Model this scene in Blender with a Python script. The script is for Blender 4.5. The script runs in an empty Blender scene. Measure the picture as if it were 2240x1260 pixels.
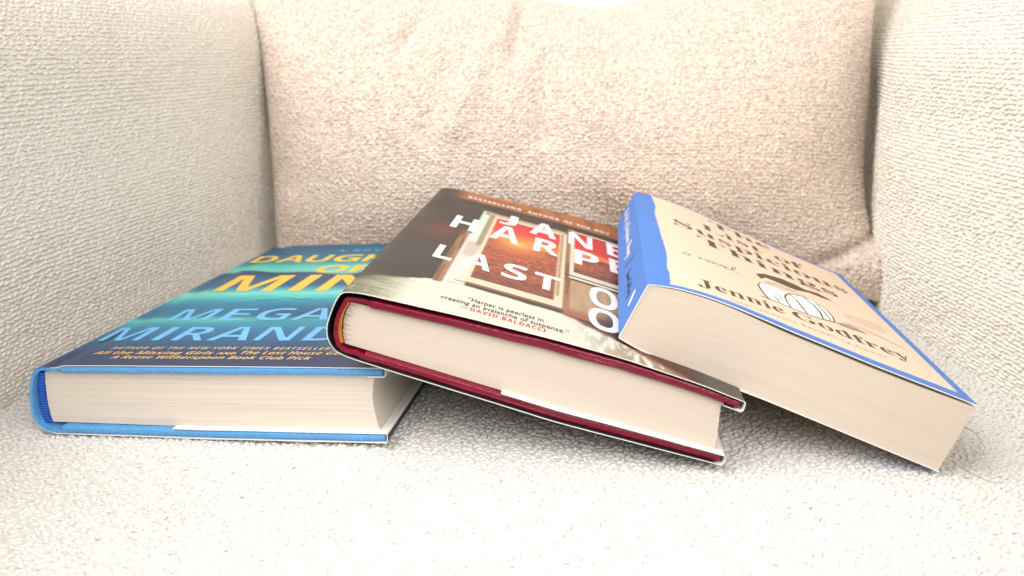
import bpy, math, random
import numpy as np
from mathutils import Vector, Euler
random.seed(7)
KEY, FILL, WORLD_STRENGTH, EXPO = 32, 31, 0.20, 0.34
scene = bpy.context.scene
COL = scene.collection

# ================================================================ camera, world, lamps, exposure
cam_data = bpy.data.cameras.new('camera')
cam = bpy.data.objects.new('camera', cam_data); COL.objects.link(cam)
cam.location = (0, 0, 0.165)
cam.rotation_euler = (math.radians(90-16), 0, 0)
cam_data.sensor_width = 36; cam_data.lens = 36*1820/2240
cam_data.clip_start = 0.01; cam_data.clip_end = 50
cam_data.dof.use_dof = True; cam_data.dof.focus_distance = 0.36; cam_data.dof.aperture_fstop = 11.0
scene.camera = cam

world = bpy.data.worlds.new('World'); scene.world = world; world.use_nodes = True
bg = world.node_tree.nodes['Background']
bg.inputs[0].default_value = (1.0, 0.97, 0.93, 1); bg.inputs[1].default_value = WORLD_STRENGTH

def area(name, loc, target, sx, sy, power, color):
    d = bpy.data.lights.new(name, 'AREA'); d.shape = 'RECTANGLE'; d.size = sx; d.size_y = sy
    d.energy = power; d.color = color
    o = bpy.data.objects.new(name, d); COL.objects.link(o); o.location = loc
    o.rotation_euler = (Vector(target)-Vector(loc)).to_track_quat('-Z', 'Y').to_euler()
    return o
area('window_light', (-.88, .04, 1.28), (0.08, 0.42, 0.07), 1.6, 1.4, KEY, (1.0, 0.985, 0.965))
area('fill_light', (0.80, -1.20, 1.15), (-0.08, 0.45, 0.08), 1.6, 1.2, FILL, (1.0, 0.975, 0.945))  # added fill lamp, brightens the arms from the front right

scene.view_settings.view_transform = 'Standard'; scene.view_settings.look = 'None'
scene.view_settings.exposure = EXPO; scene.view_settings.gamma = 1.0
scene.view_settings.use_curve_mapping = False

# ================================================================ helpers
def lin(r, g, b):
    f = lambda c: (c/255)/12.92 if c/255 <= .04045 else ((c/255+.055)/1.055)**2.4
    return np.array([f(r), f(g), f(b)])
def tag(o, label=None, cat=None, group=None, kind=None):
    for k, v in (('label', label), ('category', cat), ('group', group), ('kind', kind)):
        if v: o[k] = v
    return o
def empty(name, loc):
    o = bpy.data.objects.new(name, None); COL.objects.link(o); o.location = loc; o.empty_display_size = .02
    return o
def make(name, V, F, mats, parent=None, rest=None, color=None, uv=None, smooth=True, mi=None):
    """link one mesh object; V world coordinates, F list/array of faces"""
    V = np.asarray(V, float)
    origin = np.array(parent.matrix_world.translation) if False else (np.array(root_loc(parent)) if parent else np.zeros(3))
    me = bpy.data.meshes.new(name)
    if isinstance(F, np.ndarray):
        n = F.shape[1]
        me.vertices.add(len(V)); me.vertices.foreach_set('co', (V-origin).ravel())
        me.loops.add(F.size); me.loops.foreach_set('vertex_index', F.ravel().astype(np.int32))
        me.polygons.add(len(F)); me.polygons.foreach_set('loop_start', np.arange(0, F.size, n, dtype=np.int32))
        me.polygons.foreach_set('loop_total', np.full(len(F), n, dtype=np.int32))
        me.update(calc_edges=True)
    else:
        me.from_pydata([tuple(v) for v in (V-origin)], [], [tuple(int(i) for i in f) for f in F])
    for m in (mats if isinstance(mats, (list, tuple)) else [mats]): me.materials.append(m)
    if rest is not None:
        a = me.attributes.new('rest', 'FLOAT_VECTOR', 'POINT'); a.data.foreach_set('vector', np.asarray(rest, float).ravel())
    if color is not None:
        c4 = np.concatenate([np.asarray(color, float), np.ones((len(V), 1))], 1)
        a = me.attributes.new('print', 'FLOAT_COLOR', 'POINT'); a.data.foreach_set('color', c4.ravel())
    if uv is not None:
        l = me.uv_layers.new(name='cloth')
        idx = np.zeros(len(me.loops), dtype=np.int32); me.loops.foreach_get('vertex_index', idx)
        l.data.foreach_set('uv', np.asarray(uv, float)[idx].ravel())
    me.polygons.foreach_set('use_smooth', np.full(len(me.polygons), smooth))
    if mi is not None: me.polygons.foreach_set('material_index', np.asarray(mi, dtype=np.int32))
    me.validate(); me.update()
    o = bpy.data.objects.new(name, me); COL.objects.link(o)
    if parent is not None: o.parent = parent
    return o
def root_loc(o):
    p = np.zeros(3)
    while o is not None:
        p = p + np.array(o.location); o = o.parent
    return p
def grid_faces(nu, nv, closed_u=False):
    i = np.arange(nu if closed_u else nu-1); j = np.arange(nv-1)
    I, J = np.meshgrid(i, j, indexing='ij'); I2 = (I+1) % nu
    return np.stack([I*nv+J, I2*nv+J, I2*nv+J+1, I*nv+J+1], -1).reshape(-1, 4)
def vnoise(x, y, seed=0):
    rs = np.random.RandomState(seed); tab = rs.rand(256, 256)
    xi = np.floor(x).astype(int); yi = np.floor(y).astype(int); fx = x-xi; fy = y-yi
    fx = fx*fx*(3-2*fx); fy = fy*fy*(3-2*fy)
    g = lambda a, b: tab[a % 256, b % 256]
    return (g(xi, yi)*(1-fx)+g(xi+1, yi)*fx)*(1-fy)+(g(xi, yi+1)*(1-fx)+g(xi+1, yi+1)*fx)*fy
def fbm(x, y, seed=0, o=4):
    s = 0; a = .5; t = 0
    for k in range(o):
        s = s+a*vnoise(x*2**k, y*2**k, seed+k); t += a; a *= .5
    return s/t

# ---------------------------------------------------------------- materials
def new_mat(name):
    m = bpy.data.materials.new(name); m.use_nodes = True
    nt = m.node_tree; return m, nt, nt.nodes['Principled BSDF'], nt.nodes['Material Output']
def N(nt, t, **k):
    n = nt.nodes.new(t)
    for a, b in k.items(): setattr(n, a, b)
    return n
def math_(nt, op, a, b=None, clamp=False):
    n = N(nt, 'ShaderNodeMath', operation=op, use_clamp=clamp)
    for i, x in enumerate((a, b)):
        if x is None: continue
        if isinstance(x, (int, float)): n.inputs[i].default_value = x
        else: nt.links.new(x, n.inputs[i])
    return n.outputs[0]
def ramp(nt, fac, stops):
    r = N(nt, 'ShaderNodeValToRGB'); nt.links.new(fac, r.inputs[0])
    while len(r.color_ramp.elements) < len(stops): r.color_ramp.elements.new(.5)
    for e, (p, c) in zip(r.color_ramp.elements, stops): e.position = p; e.color = (*c, 1)
    return r.outputs[0]
def cloth_material(name, c_lo, c_hi, c_slub, du, dv, rib, amp, slub=0.0, rnd=.65, rough=.95, wob=.35, nub=1.0):
    """boucle: yarn loops (Voronoi cells du x dv metres), ribs along u, sparse slubs"""
    m, nt, bs, out = new_mat(name); L = nt.links
    uv = N(nt, 'ShaderNodeUVMap', uv_map='cloth').outputs[0]
    nz = N(nt, 'ShaderNodeTexNoise', noise_dimensions='2D'); nz.inputs['Scale'].default_value = 110; nz.inputs['Detail'].default_value = 2
    L.new(uv, nz.inputs['Vector'])
    off = N(nt, 'ShaderNodeVectorMath', operation='MULTIPLY_ADD'); L.new(nz.outputs['Color'], off.inputs[0])
    off.inputs[1].default_value = (du*wob*2, dv*wob*2, 0); L.new(uv, off.inputs[2])
    sc = N(nt, 'ShaderNodeVectorMath', operation='MULTIPLY'); L.new(off.outputs[0], sc.inputs[0]); sc.inputs[1].default_value = (1/du, 1/dv, 1)
    vo = N(nt, 'ShaderNodeTexVoronoi', voronoi_dimensions='2D', feature='SMOOTH_F1'); vo.inputs['Scale'].default_value = 1
    vo.inputs['Smoothness'].default_value = .6; vo.inputs['Randomness'].default_value = rnd
    L.new(sc.outputs[0], vo.inputs['Vector'])
    d = math_(nt, 'MULTIPLY', vo.outputs['Distance'], 1.35)
    h1 = math_(nt, 'SUBTRACT', 1.0, math_(nt, 'MULTIPLY', d, d), clamp=True)
    sep = N(nt, 'ShaderNodeSeparateXYZ'); L.new(sc.outputs[0], sep.inputs[0])
    h2 = math_(nt, 'MULTIPLY_ADD', math_(nt, 'SINE', math_(nt, 'MULTIPLY', sep.outputs[1], 2*math.pi)), .5); nt.nodes[-1].inputs[2].default_value = .5
    fz = N(nt, 'ShaderNodeTexNoise', noise_dimensions='2D'); fz.inputs['Scale'].default_value = 1.15; fz.inputs['Detail'].default_value = 3; fz.inputs['Roughness'].default_value = .6
    L.new(sc.outputs[0], fz.inputs['Vector'])
    big = N(nt, 'ShaderNodeTexNoise', noise_dimensions='2D'); big.inputs['Scale'].default_value = .22; big.inputs['Detail'].default_value = 3
    L.new(sc.outputs[0], big.inputs['Vector'])
    # sparse slubs: thick yarn knots
    vs = N(nt, 'ShaderNodeTexVoronoi', voronoi_dimensions='2D', feature='F1'); vs.inputs['Scale'].default_value = .42
    L.new(sc.outputs[0], vs.inputs['Vector'])
    sl = math_(nt, 'SUBTRACT', 1.0, math_(nt, 'MULTIPLY', vs.outputs['Distance'], 3.0), clamp=True)
    sepc = N(nt, 'ShaderNodeSeparateColor'); L.new(vs.outputs['Color'], sepc.inputs[0])
    slm = math_(nt, 'MULTIPLY', sl, math_(nt, 'GREATER_THAN', sepc.outputs[0], .72))
    h = math_(nt, 'MULTIPLY', h1, (1-rib)*nub*.62)
    h = math_(nt, 'ADD', h, math_(nt, 'MULTIPLY', h2, rib))
    h = math_(nt, 'ADD', h, math_(nt, 'MULTIPLY', fz.outputs['Fac'], 1.15))
    f2 = N(nt, 'ShaderNodeTexNoise', noise_dimensions='2D'); f2.inputs['Scale'].default_value = 4.5; f2.inputs['Detail'].default_value = 3; f2.inputs['Roughness'].default_value = .7
    L.new(sc.outputs[0], f2.inputs['Vector'])
    h = math_(nt, 'ADD', h, math_(nt, 'MULTIPLY', f2.outputs['Fac'], .32))
    h = math_(nt, 'ADD', h, math_(nt, 'MULTIPLY', big.outputs['Fac'], .35))
    h = math_(nt, 'ADD', h, math_(nt, 'MULTIPLY', slm, slub))
    dn = N(nt, 'ShaderNodeDisplacement'); dn.inputs['Scale'].default_value = amp; dn.inputs['Midlevel'].default_value = 1.0
    L.new(h, dn.inputs['Height']); L.new(dn.outputs[0], out.inputs['Displacement'])
    m.displacement_method = 'BOTH'
    sp2 = N(nt, 'ShaderNodeSeparateColor'); L.new(vo.outputs['Color'], sp2.inputs[0])
    mixf = math_(nt, 'ADD', math_(nt, 'MULTIPLY', h1, .55), math_(nt, 'MULTIPLY', sp2.outputs[0], .45), clamp=True)
    c = ramp(nt, mixf, [(0.1, c_lo), (0.75, c_hi)])
    mx = N(nt, 'ShaderNodeMix', data_type='RGBA'); L.new(slm, mx.inputs[0]); L.new(c, mx.inputs[6]); mx.inputs[7].default_value = (*c_slub, 1)
    L.new(mx.outputs[2], bs.inputs['Base Color'])
    bs.inputs['Roughness'].default_value = rough; bs.inputs['Specular IOR Level'].default_value = .15
    bs.inputs['Sheen Weight'].default_value = .25; bs.inputs['Sheen Roughness'].default_value = .5
    return m
def print_material(name, rough, coat=.0, grain=.06):
    """coated paper: colours come from the printed artwork stored on the sheet"""
    m, nt, bs, out = new_mat(name); L = nt.links
    at = N(nt, 'ShaderNodeAttribute', attribute_name='print')
    rs = N(nt, 'ShaderNodeAttribute', attribute_name='rest')
    L.new(at.outputs['Color'], bs.inputs['Base Color'])
    nz = N(nt, 'ShaderNodeTexNoise'); nz.inputs['Scale'].default_value = .035; nz.inputs['Detail'].default_value = 3; L.new(rs.outputs['Vector'], nz.inputs['Vector'])
    r = math_(nt, 'MULTIPLY_ADD', nz.outputs['Fac'], .12); nt.nodes[-1].inputs[2].default_value = rough-.06
    L.new(r, bs.inputs['Roughness'])
    bp = N(nt, 'ShaderNodeBump'); bp.inputs['Distance'].default_value = .0012; bp.inputs['Strength'].default_value = grain
    n2 = N(nt, 'ShaderNodeTexNoise'); n2.inputs['Scale'].default_value = .05; n2.inputs['Detail'].default_value = 5; L.new(rs.outputs['Vector'], n2.inputs['Vector'])
    L.new(n2.outputs['Fac'], bp.inputs['Height']); L.new(bp.outputs[0], bs.inputs['Normal'])
    bs.inputs['Specular IOR Level'].default_value = .38
    bs.inputs['Coat Weight'].default_value = coat; bs.inputs['Coat Roughness'].default_value = .25
    return m
def plain(name, col, rough=.6, spec=.4, noise=0.0, nscale=.3, bump=0.0):
    m, nt, bs, out = new_mat(name); L = nt.links
    rs = N(nt, 'ShaderNodeAttribute', attribute_name='rest')
    nz = N(nt, 'ShaderNodeTexNoise'); nz.inputs['Scale'].default_value = nscale; nz.inputs['Detail'].default_value = 4; L.new(rs.outputs['Vector'], nz.inputs['Vector'])
    c = np.array(col)
    L.new(ramp(nt, nz.outputs['Fac'], [(.3, tuple(c*(1-noise))), (.7, tuple(np.minimum(c*(1+noise), 1)))]), bs.inputs['Base Color'])
    bs.inputs['Roughness'].default_value = rough; bs.inputs['Specular IOR Level'].default_value = spec
    if bump:
        bp = N(nt, 'ShaderNodeBump'); bp.inputs['Distance'].default_value = .0005; bp.inputs['Strength'].default_value = bump
        L.new(nz.outputs['Fac'], bp.inputs['Height']); L.new(bp.outputs[0], bs.inputs['Normal'])
    return m
def page_material(name, c0, c1, k1=1.1, strength=.25):
    """edges of a stack of leaves: fine lines running across at constant thickness coordinate"""
    m, nt, bs, out = new_mat(name); L = nt.links
    rs = N(nt, 'ShaderNodeAttribute', attribute_name='rest')
    def lines(sx, sc):
        mp = N(nt, 'ShaderNodeVectorMath', operation='MULTIPLY'); L.new(rs.outputs['Vector'], mp.inputs[0]); mp.inputs[1].default_value = (sx, sx, sc)
        nz = N(nt, 'ShaderNodeTexNoise'); nz.inputs['Scale'].default_value = 1; nz.inputs['Detail'].default_value = 2.5; nz.inputs['Roughness'].default_value = .6
        L.new(mp.outputs[0], nz.inputs['Vector']); return nz.outputs['Fac']
    a = lines(.006, k1); b = lines(.02, 4.5)
    s = math_(nt, 'ADD', math_(nt, 'MULTIPLY', a, .62), math_(nt, 'MULTIPLY', b, .38))
    L.new(ramp(nt, s, [(.36, tuple(c0)), (.56, tuple(c1))]), bs.inputs['Base Color'])
    bp = N(nt, 'ShaderNodeBump'); bp.inputs['Distance'].default_value = .0004; bp.inputs['Strength'].default_value = strength
    L.new(b, bp.inputs['Height']); L.new(bp.outputs[0], bs.inputs['Normal'])
    bs.inputs['Roughness'].default_value = .85; bs.inputs['Specular IOR Level'].default_value = .15
    bs.inputs['Subsurface Weight'].default_value = 0.0
    return m
def banded(name, c0, c1, freq):
    m, nt, bs, out = new_mat(name)
    rs = N(nt, 'ShaderNodeAttribute', attribute_name='rest'); sp = N(nt, 'ShaderNodeSeparateXYZ'); nt.links.new(rs.outputs['Vector'], sp.inputs[0])
    f = math_(nt, 'MULTIPLY_ADD', math_(nt, 'SINE', math_(nt, 'MULTIPLY', sp.outputs[2], freq)), .5); nt.nodes[-1].inputs[2].default_value = .5
    nt.links.new(ramp(nt, f, [(.35, tuple(c0)), (.75, tuple(c1))]), bs.inputs['Base Color']); bs.inputs['Roughness'].default_value = .55
    return m
MAT = {
 'chair': cloth_material('ivory_boucle', (.76, .71, .64), (.84, .79, .715), (.85, .83, .79), .0062, .0025, .34, .0006, slub=.25, wob=.16, rnd=.95),
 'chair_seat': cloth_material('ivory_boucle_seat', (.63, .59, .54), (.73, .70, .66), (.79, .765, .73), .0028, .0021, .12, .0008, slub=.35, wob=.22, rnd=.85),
 'pillow': cloth_material('oatmeal_boucle', (.41, .31, .235), (.70, .595, .51), (.83, .76, .69), .0021, .0022, .08, .00055, slub=.5, wob=.3, rnd=.75),
 'jacket': print_material('printed_jacket', .36),
 'paperback': print_material('printed_card', .55),
 'pages': page_material('cream_page_edges', lin(207,196,183), lin(222,211,198)),
 'pages_smooth': page_material('ivory_page_edges', lin(207,193,179), lin(212,199,185), strength=.04),
 'pages_tan': page_material('tan_page_edges', lin(207,192,176), lin(214,200,185), strength=.04),
 'blue_cloth': plain('sky_blue_case', lin(88,156,212), .5, .4, .12, .6, .7),
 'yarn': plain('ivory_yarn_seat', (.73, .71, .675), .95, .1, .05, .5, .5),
 'yarn_arm': plain('ivory_yarn', (.84, .79, .71), .95, .1, .05, .5, .5),
 'yarn_tan': plain('oatmeal_yarn', (.70, .59, .51), .95, .1, .17, .30, .5),
 'blue_edge': banded('deep_blue_band', lin(6,48,150), lin(40,110,205), 5.0),
 'blue_spine': plain('mid_blue_spine', lin(36,128,196), .5, .4, .06, .4, .2),
 'red_cloth': plain('crimson_case', lin(122,4,40), .3, .5, .12, .45, .8),
 'gold_band': plain('orange_headband', lin(206,128,48), .6, .3, .2, 1.2, .3),
 'white_paper': plain('white_paper', lin(240,238,232), .6, .3, .01),
 'case_black': plain('black_case_outside', lin(26,22,24), .6, .3, .1),
 'ink_yellow': plain('yellow_ink', lin(242,194,80), .5, .3, .02),
 'ink_gold': plain('gold_ink', lin(240,196,120), .5, .3, .02),
 'ink_sky': plain('pale_blue_ink', lin(112,182,230), .5, .3, .02),
 'ink_white': plain('white_ink', lin(246,246,244), .5, .3, .01),
 'ink_black': plain('black_ink', lin(34,32,30), .5, .3, .02),
 'ink_red': plain('red_ink', lin(205,48,42), .5, .3, .02),
 'ink_umber': plain('umber_ink', lin(92,76,54), .6, .3, .05),
 'ink_rose': plain('rose_ink', lin(200,166,150), .6, .3, .02),
 'ink_shadow': plain('shadow_brown_ink', lin(160,142,118), .6, .3, .02),
 'fold_dark': plain('glue_gap', lin(70,52,38), .9, .1, .1),
 'hair': plain('hair_strand', lin(96,76,58), .4, .5, .05),
}
# ---------------------------------------------------------------- book placement (metres)
Z0 = 0.165            # the seat lies near z = 0
DIM = {1: (156.0, 237.0, 33.0), 2: (158.0, 237.0, 28.0), 3: (137.0, 202.0, 28.0)}   # width, height, thickness in mm
# corners in mm relative to the lens: (a, b, c) = (fore edge?, head?, upper cover?)
CORN = {
 1: {(0,0,0):(-209.7,339.0,-164.7),(0,0,1):(-205.3,338.8,-132.3),(0,1,0):(-171.1,573.2,-165.0),(0,1,1):(-167.8,572.6,-134.0),
     (1,0,0):(-52.5,314.0,-157.1),(1,0,1):(-52.0,313.7,-123.5),(1,1,0):(-16.3,548.3,-157.1),(1,1,1):(-13.6,548.0,-123.9)},
 2: {(0,0,0):(-67.4,307.0,-115.7),(0,0,1):(-63.6,306.3,-88.4),(0,1,0):(-49.2,543.4,-112.3),(0,1,1):(-44.3,542.4,-86.4),
     (1,0,0):(82.1,295.6,-157.4),(1,0,1):(89.0,294.5,-129.7),(1,1,0):(101.6,532.0,-154.5),(1,1,1):(107.3,531.1,-126.0)},
 3: {(0,0,0):(42.3,313.7,-110.4),(0,0,1):(52.9,312.5,-87.8),(0,1,0):(66.5,515.1,-105.7),(0,1,1):(76.1,513.2,-85.4),
     (1,0,0):(170.3,299.5,-162.0),(1,0,1):(180.9,298.4,-132.7),(1,1,0):(193.0,500.3,-159.9),(1,1,1):(204.1,498.0,-134.5)},
}
BOW_TOP = {1: ([0, 20, 80, 156], [0, .3, .3, 0]),
           2: ([0, 45, 80, 110, 140, 158], [0, 2.4, 3.6, 3.7, 2.0, 0]),
           3: ([0, 9, 22, 34, 58, 95, 137], [0, 2.8, 3.9, 3.8, 2.3, 0.8, 0])}
BOW_BOT = {1: ([0, 78, 156], [0, -.5, 0]),
           2: ([0, 90, 158], [0, -2.0, 0]),
           3: ([0, 10, 25, 60, 137], [0, -1.6, -1.8, -.4, 0])}
def _smooth(xs, ys, n=400):
    x = np.linspace(xs[0], xs[-1], n); y = np.interp(x, xs, ys)
    k = np.hanning(61); k /= k.sum()
    yp = np.concatenate([2*y[0]-y[30:0:-1], y, 2*y[-1]-y[-2:-32:-1]])
    return x, np.convolve(yp, k, 'valid')
_BT = {b: _smooth(*v) for b, v in BOW_TOP.items()}
_BB = {b: _smooth(*v) for b, v in BOW_BOT.items()}
def place(b, P):
    """book millimetres (a across, b up the page, c thickness) -> world metres"""
    P = np.atleast_2d(np.asarray(P, float)); W, H, T = DIM[b]
    cc = np.clip(P[:, 2]/T, 0, 1)
    aa = np.clip(P[:, 0], 0, W)
    bow = cc*np.interp(aa, *_BT[b]) + (1-cc)*np.interp(aa, *_BB[b])
    u = P[:, 0]/W; v = P[:, 1]/H; w = (P[:, 2]+bow)/T
    out = 0
    for (i, j, k), X in CORN[b].items():
        out = out + ((u if i else 1-u)*(v if j else 1-v)*(w if k else 1-w))[:, None]*np.array(X)[None]
    out = out/1000.0; out[:, 2] += Z0
    return out

# ================================================================ armchair
def spline(pts, n):
    """Catmull-Rom through pts, n samples evenly spaced by length"""
    P = np.array(pts, float); P = np.vstack([2*P[0]-P[1], P, 2*P[-1]-P[-2]]); out = []
    for i in range(1, len(P)-2):
        t = np.linspace(0, 1, 60, endpoint=False)[:, None]
        a, b, c, d = P[i-1], P[i], P[i+1], P[i+2]
        out.append(.5*(2*b+(c-a)*t+(2*a-5*b+4*c-d)*t*t+(3*b-a-3*c+d)*t**3))
    out.append(P[-2][None]); out = np.vstack(out)
    s = np.concatenate([[0], np.cumsum(np.linalg.norm(np.diff(out, axis=0), axis=1))])
    q = np.linspace(0, s[-1], n)
    return np.stack([np.interp(q, s, out[:, k]) for k in range(out.shape[1])], 1), q
def sweep(name, path, prof, nu, nv, outward, mat, parent, loops=0.0):
    """closed upholstered slab: profile of (offset outwards, height) carried along a floor path"""
    p, s = spline(path, nu); q, r = spline(prof, nv)
    t = np.gradient(p, axis=0); t /= np.linalg.norm(t, axis=1)[:, None]
    nrm = np.stack([t[:, 1], -t[:, 0]], 1)*outward
    V = np.zeros((nu, nv, 3))
    wav = .0025*(fbm(s[:, None]*9+3, r[None]*9+1, 11)-.5)*2
    V[..., :2] = p[:, None]+nrm[:, None]*(q[None, :, 0:1]+wav[..., None]); V[..., 2] = q[None, :, 1]
    V = V.reshape(-1, 3); uv = np.stack(np.broadcast_arrays(s[:, None], r[None]), -1).reshape(-1, 2)
    F = grid_faces(nu, nv)
    kq = int(nv*loops) if loops else 0
    if kq:
        G = V.reshape(nu, nv, 3)[:, :kq]
        G = G if outward < 0 else G[::-1]
        LV, LF = yarn_loops(G, .0040, .0024, .00076, .0042, .00035, 9+outward, turn=.20, curl=.12, jv=.14, region=lambda P: P[:, 2] > -.02)
    n0 = len(V); c0, c1 = V[:nv].mean(0), V[-nv:].mean(0)
    F = list(map(tuple, F))+[(n0, j+1, j) for j in range(nv-1)]+[(n0+1, (nu-1)*nv+j, (nu-1)*nv+j+1) for j in range(nv-1)]
    V = np.vstack([V, c0, c1]); uv = np.vstack([uv, [0, 0], [0, 0]])
    if outward < 0: F = [f[::-1] for f in F]
    if not kq: return make(name, V, F, mat, parent, uv=uv)
    m0 = len(F); F = F+[tuple(f) for f in (LF+len(V))]; uv = np.vstack([uv, LV[:, :2]]); V = np.vstack([V, LV])
    return make(name, V, F, [mat, MAT['yarn_arm']], parent, uv=uv, rest=V*1000, mi=np.concatenate([np.zeros(m0, int), np.ones(len(LF), int)]))

def yarn_loops(G, su, sv, rad, length, height, seed, turn=.5, region=None, rings=6, sides=5, curl=.22, jv=.3):
    """short arched pieces of yarn standing on a surface grid G (nu, nv, 3), one per su x sv metres"""
    rs = np.random.RandomState(seed); nu_, nv_ = G.shape[:2]
    du_ = np.linalg.norm(np.diff(G, axis=0), axis=-1).mean()*(nu_-1); dv_ = np.linalg.norm(np.diff(G, axis=1), axis=-1).mean()*(nv_-1)
    ku, kv = int(du_/su), int(dv_/sv)
    I, J = np.meshgrid(np.arange(ku), np.arange(kv), indexing='ij')
    I = I+.5*(J % 2)
    fi = ((I+.5+rs.uniform(-.38, .38, I.shape))/(ku+.6)*(nu_-1)).ravel(); fj = ((J+.5+rs.uniform(-jv, jv, J.shape))/kv*(nv_-1)).ravel()
    fi = np.clip(fi, 1, nu_-2.001); fj = np.clip(fj, 1, nv_-2.001)
    i0 = fi.astype(int); j0 = fj.astype(int); a = (fi-i0)[:, None]; b_ = (fj-j0)[:, None]
    P = (G[i0, j0]*(1-a)+G[i0+1, j0]*a)*(1-b_)+(G[i0, j0+1]*(1-a)+G[i0+1, j0+1]*a)*b_
    t1 = G[i0+1, j0]-G[i0-1, j0]; t2 = G[i0, j0+1]-G[i0, j0-1]
    t1 /= np.linalg.norm(t1, axis=1)[:, None]; nn = np.cross(t1, t2); nn /= np.linalg.norm(nn, axis=1)[:, None]+1e-12; t2 = np.cross(nn, t1)
    if region is not None:
        k = region(P); P, t1, t2, nn = P[k], t1[k], t2[k], nn[k]
    m = len(P); ang = rs.normal(0, turn, m); d = t1*np.cos(ang)[:, None]+t2*np.sin(ang)[:, None]; e = np.cross(nn, d)
    s_ = np.linspace(-1, 1, rings); ln = length*rs.uniform(.6, 1.35, m)/2; r = rad*rs.uniform(.7, 1.3, m); h = height*rs.uniform(.4, 1.4, m); bend = length*rs.normal(0, curl, m)
    c = P[:, None]+d[:, None]*(s_[None]*ln[:, None])[..., None]+e[:, None]*((s_**2-.5)[None]*bend[:, None])[..., None]+nn[:, None]*((1-s_**2)[None]*h[:, None]-r[:, None]*.5)[..., None]
    prof = np.sqrt(np.clip(1.12-s_**2, 0, 1))
    th = np.linspace(0, 2*np.pi, sides, endpoint=False)
    ring = e[:, None, None]*np.cos(th)[None, None, :, None]+nn[:, None, None]*np.sin(th)[None, None, :, None]
    V = c[:, :, None]+ring*(r[:, None]*prof[None])[..., None, None]
    V = V.reshape(-1, 3)
    base = np.arange(m)[:, None, None]*(rings*sides); R = np.arange(rings-1)[None, :, None]*sides; S = np.arange(sides)[None, None]; S2 = (S+1) % sides
    F = np.stack([base+R+S, base+R+S2, base+R+sides+S2, base+R+sides+S], -1).reshape(-1, 4)
    return V, F
chair = empty('armchair', (0, .45, -.30))
tag(chair, 'ivory nubby boucle armchair that holds the pillow and the books', 'armchair')
# seat cushion
def seat_z(x, y):
    z = -.0065-.0078*(x/.2)**2+.0065
    z = .0048-.0065*(x/.2)**2
    front = np.clip((.20-y)/.12, 0, 1)
    z = z-.05*front**2
    return z+.0016*(fbm(x*14+5, y*14+9, 3)-.5)*2
nx, ny = 560, 500
xs = np.linspace(-.31, .33, nx)
ys = np.concatenate([np.linspace(.10, .62, 440), np.linspace(.62, .80, 61)[1:]]); ny = len(ys)
X, Y = np.meshgrid(xs, ys, indexing='ij')
Zt = seat_z(X, Y)
V = np.stack([X, Y, Zt], -1).reshape(-1, 3)
uv = np.stack([X, Y], -1).reshape(-1, 2)
F = grid_faces(nx, ny)
# skirt and underside
ring = [i*ny for i in range(nx)]+[(nx-1)*ny+j for j in range(1, ny)]+[i*ny+ny-1 for i in range(nx-2, -1, -1)]+[j for j in range(ny-2, 0, -1)]
n0 = len(V); low = V[ring].copy(); low[:, 2] = -.14
V = np.vstack([V, low]); uv = np.vstack([uv, uv[ring]+[.0, .14]])
m_ = len(ring)
Fq = np.array([(ring[k], n0+k, n0+(k+1) % m_, ring[(k+1) % m_]) for k in range(m_)])
LV, LF = yarn_loops(np.stack([X, Y, Zt], -1), .0031, .0025, .00085, .0034, .0009, 5, turn=.35, curl=.18, jv=.22, region=lambda P: (np.abs(P[:, 0]) < .275) & (P[:, 1] > .16) & (P[:, 1] < .60))
FF_ = np.vstack([F[:, ::1], Fq])
mi = np.concatenate([np.zeros(len(FF_), int), np.ones(len(LF), int)])
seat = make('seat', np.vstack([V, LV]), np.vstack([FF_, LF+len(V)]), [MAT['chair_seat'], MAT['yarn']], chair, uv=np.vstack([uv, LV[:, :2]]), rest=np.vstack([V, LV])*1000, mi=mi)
ARM_PROF = [(.012, -.10), (.002, -.03), (-.006, .02), (-.008, .08), (-.006, .13), (-.003, .17), (.012, .200), (.042, .216), (.08, .216), (.115, .20), (.135, .15), (.135, .0), (.135, -.14)]
ARM_PROF_R = [(.012, -.10), (.0, -.03), (-.008, .02), (-.012, .08), (-.013, .13), (-.010, .17), (.008, .205), (.038, .222), (.078, .222), (.115, .205), (.135, .17), (.135, .0), (.135, -.14)]
sweep('arm', [(-.262, .02), (-.258, .20), (-.252, .38), (-.238, .48), (-.219, .58), (-.206, .66), (-.203, .74), (-.21, .80)],
      ARM_PROF, 420, 300, -1, MAT['chair'], chair, loops=.42)
sweep('arm', [(.266, .02), (.264, .20), (.2605, .37), (.2535, .47), (.2515, .52), (.257, .552), (.268, .585), (.281, .63), (.287, .69), (.27, .75)],
      ARM_PROF_R, 400, 300, 1, MAT['chair'], chair, loops=.42)
BACK_PROF = [(-.02, -.10), (-.01, .0), (.01, .10), (.035, .20), (.07, .32), (.10, .42), (.14, .47), (.19, .46), (.22, .38), (.20, .1), (.18, -.14)]
sweep('backrest', [(-.36, .80), (-.25, .795), (-.1, .79), (.1, .77), (.25, .735), (.32, .69), (.352, .62), (.36, .55)],
      BACK_PROF, 380, 240, -1, MAT['chair'], chair)

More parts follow.
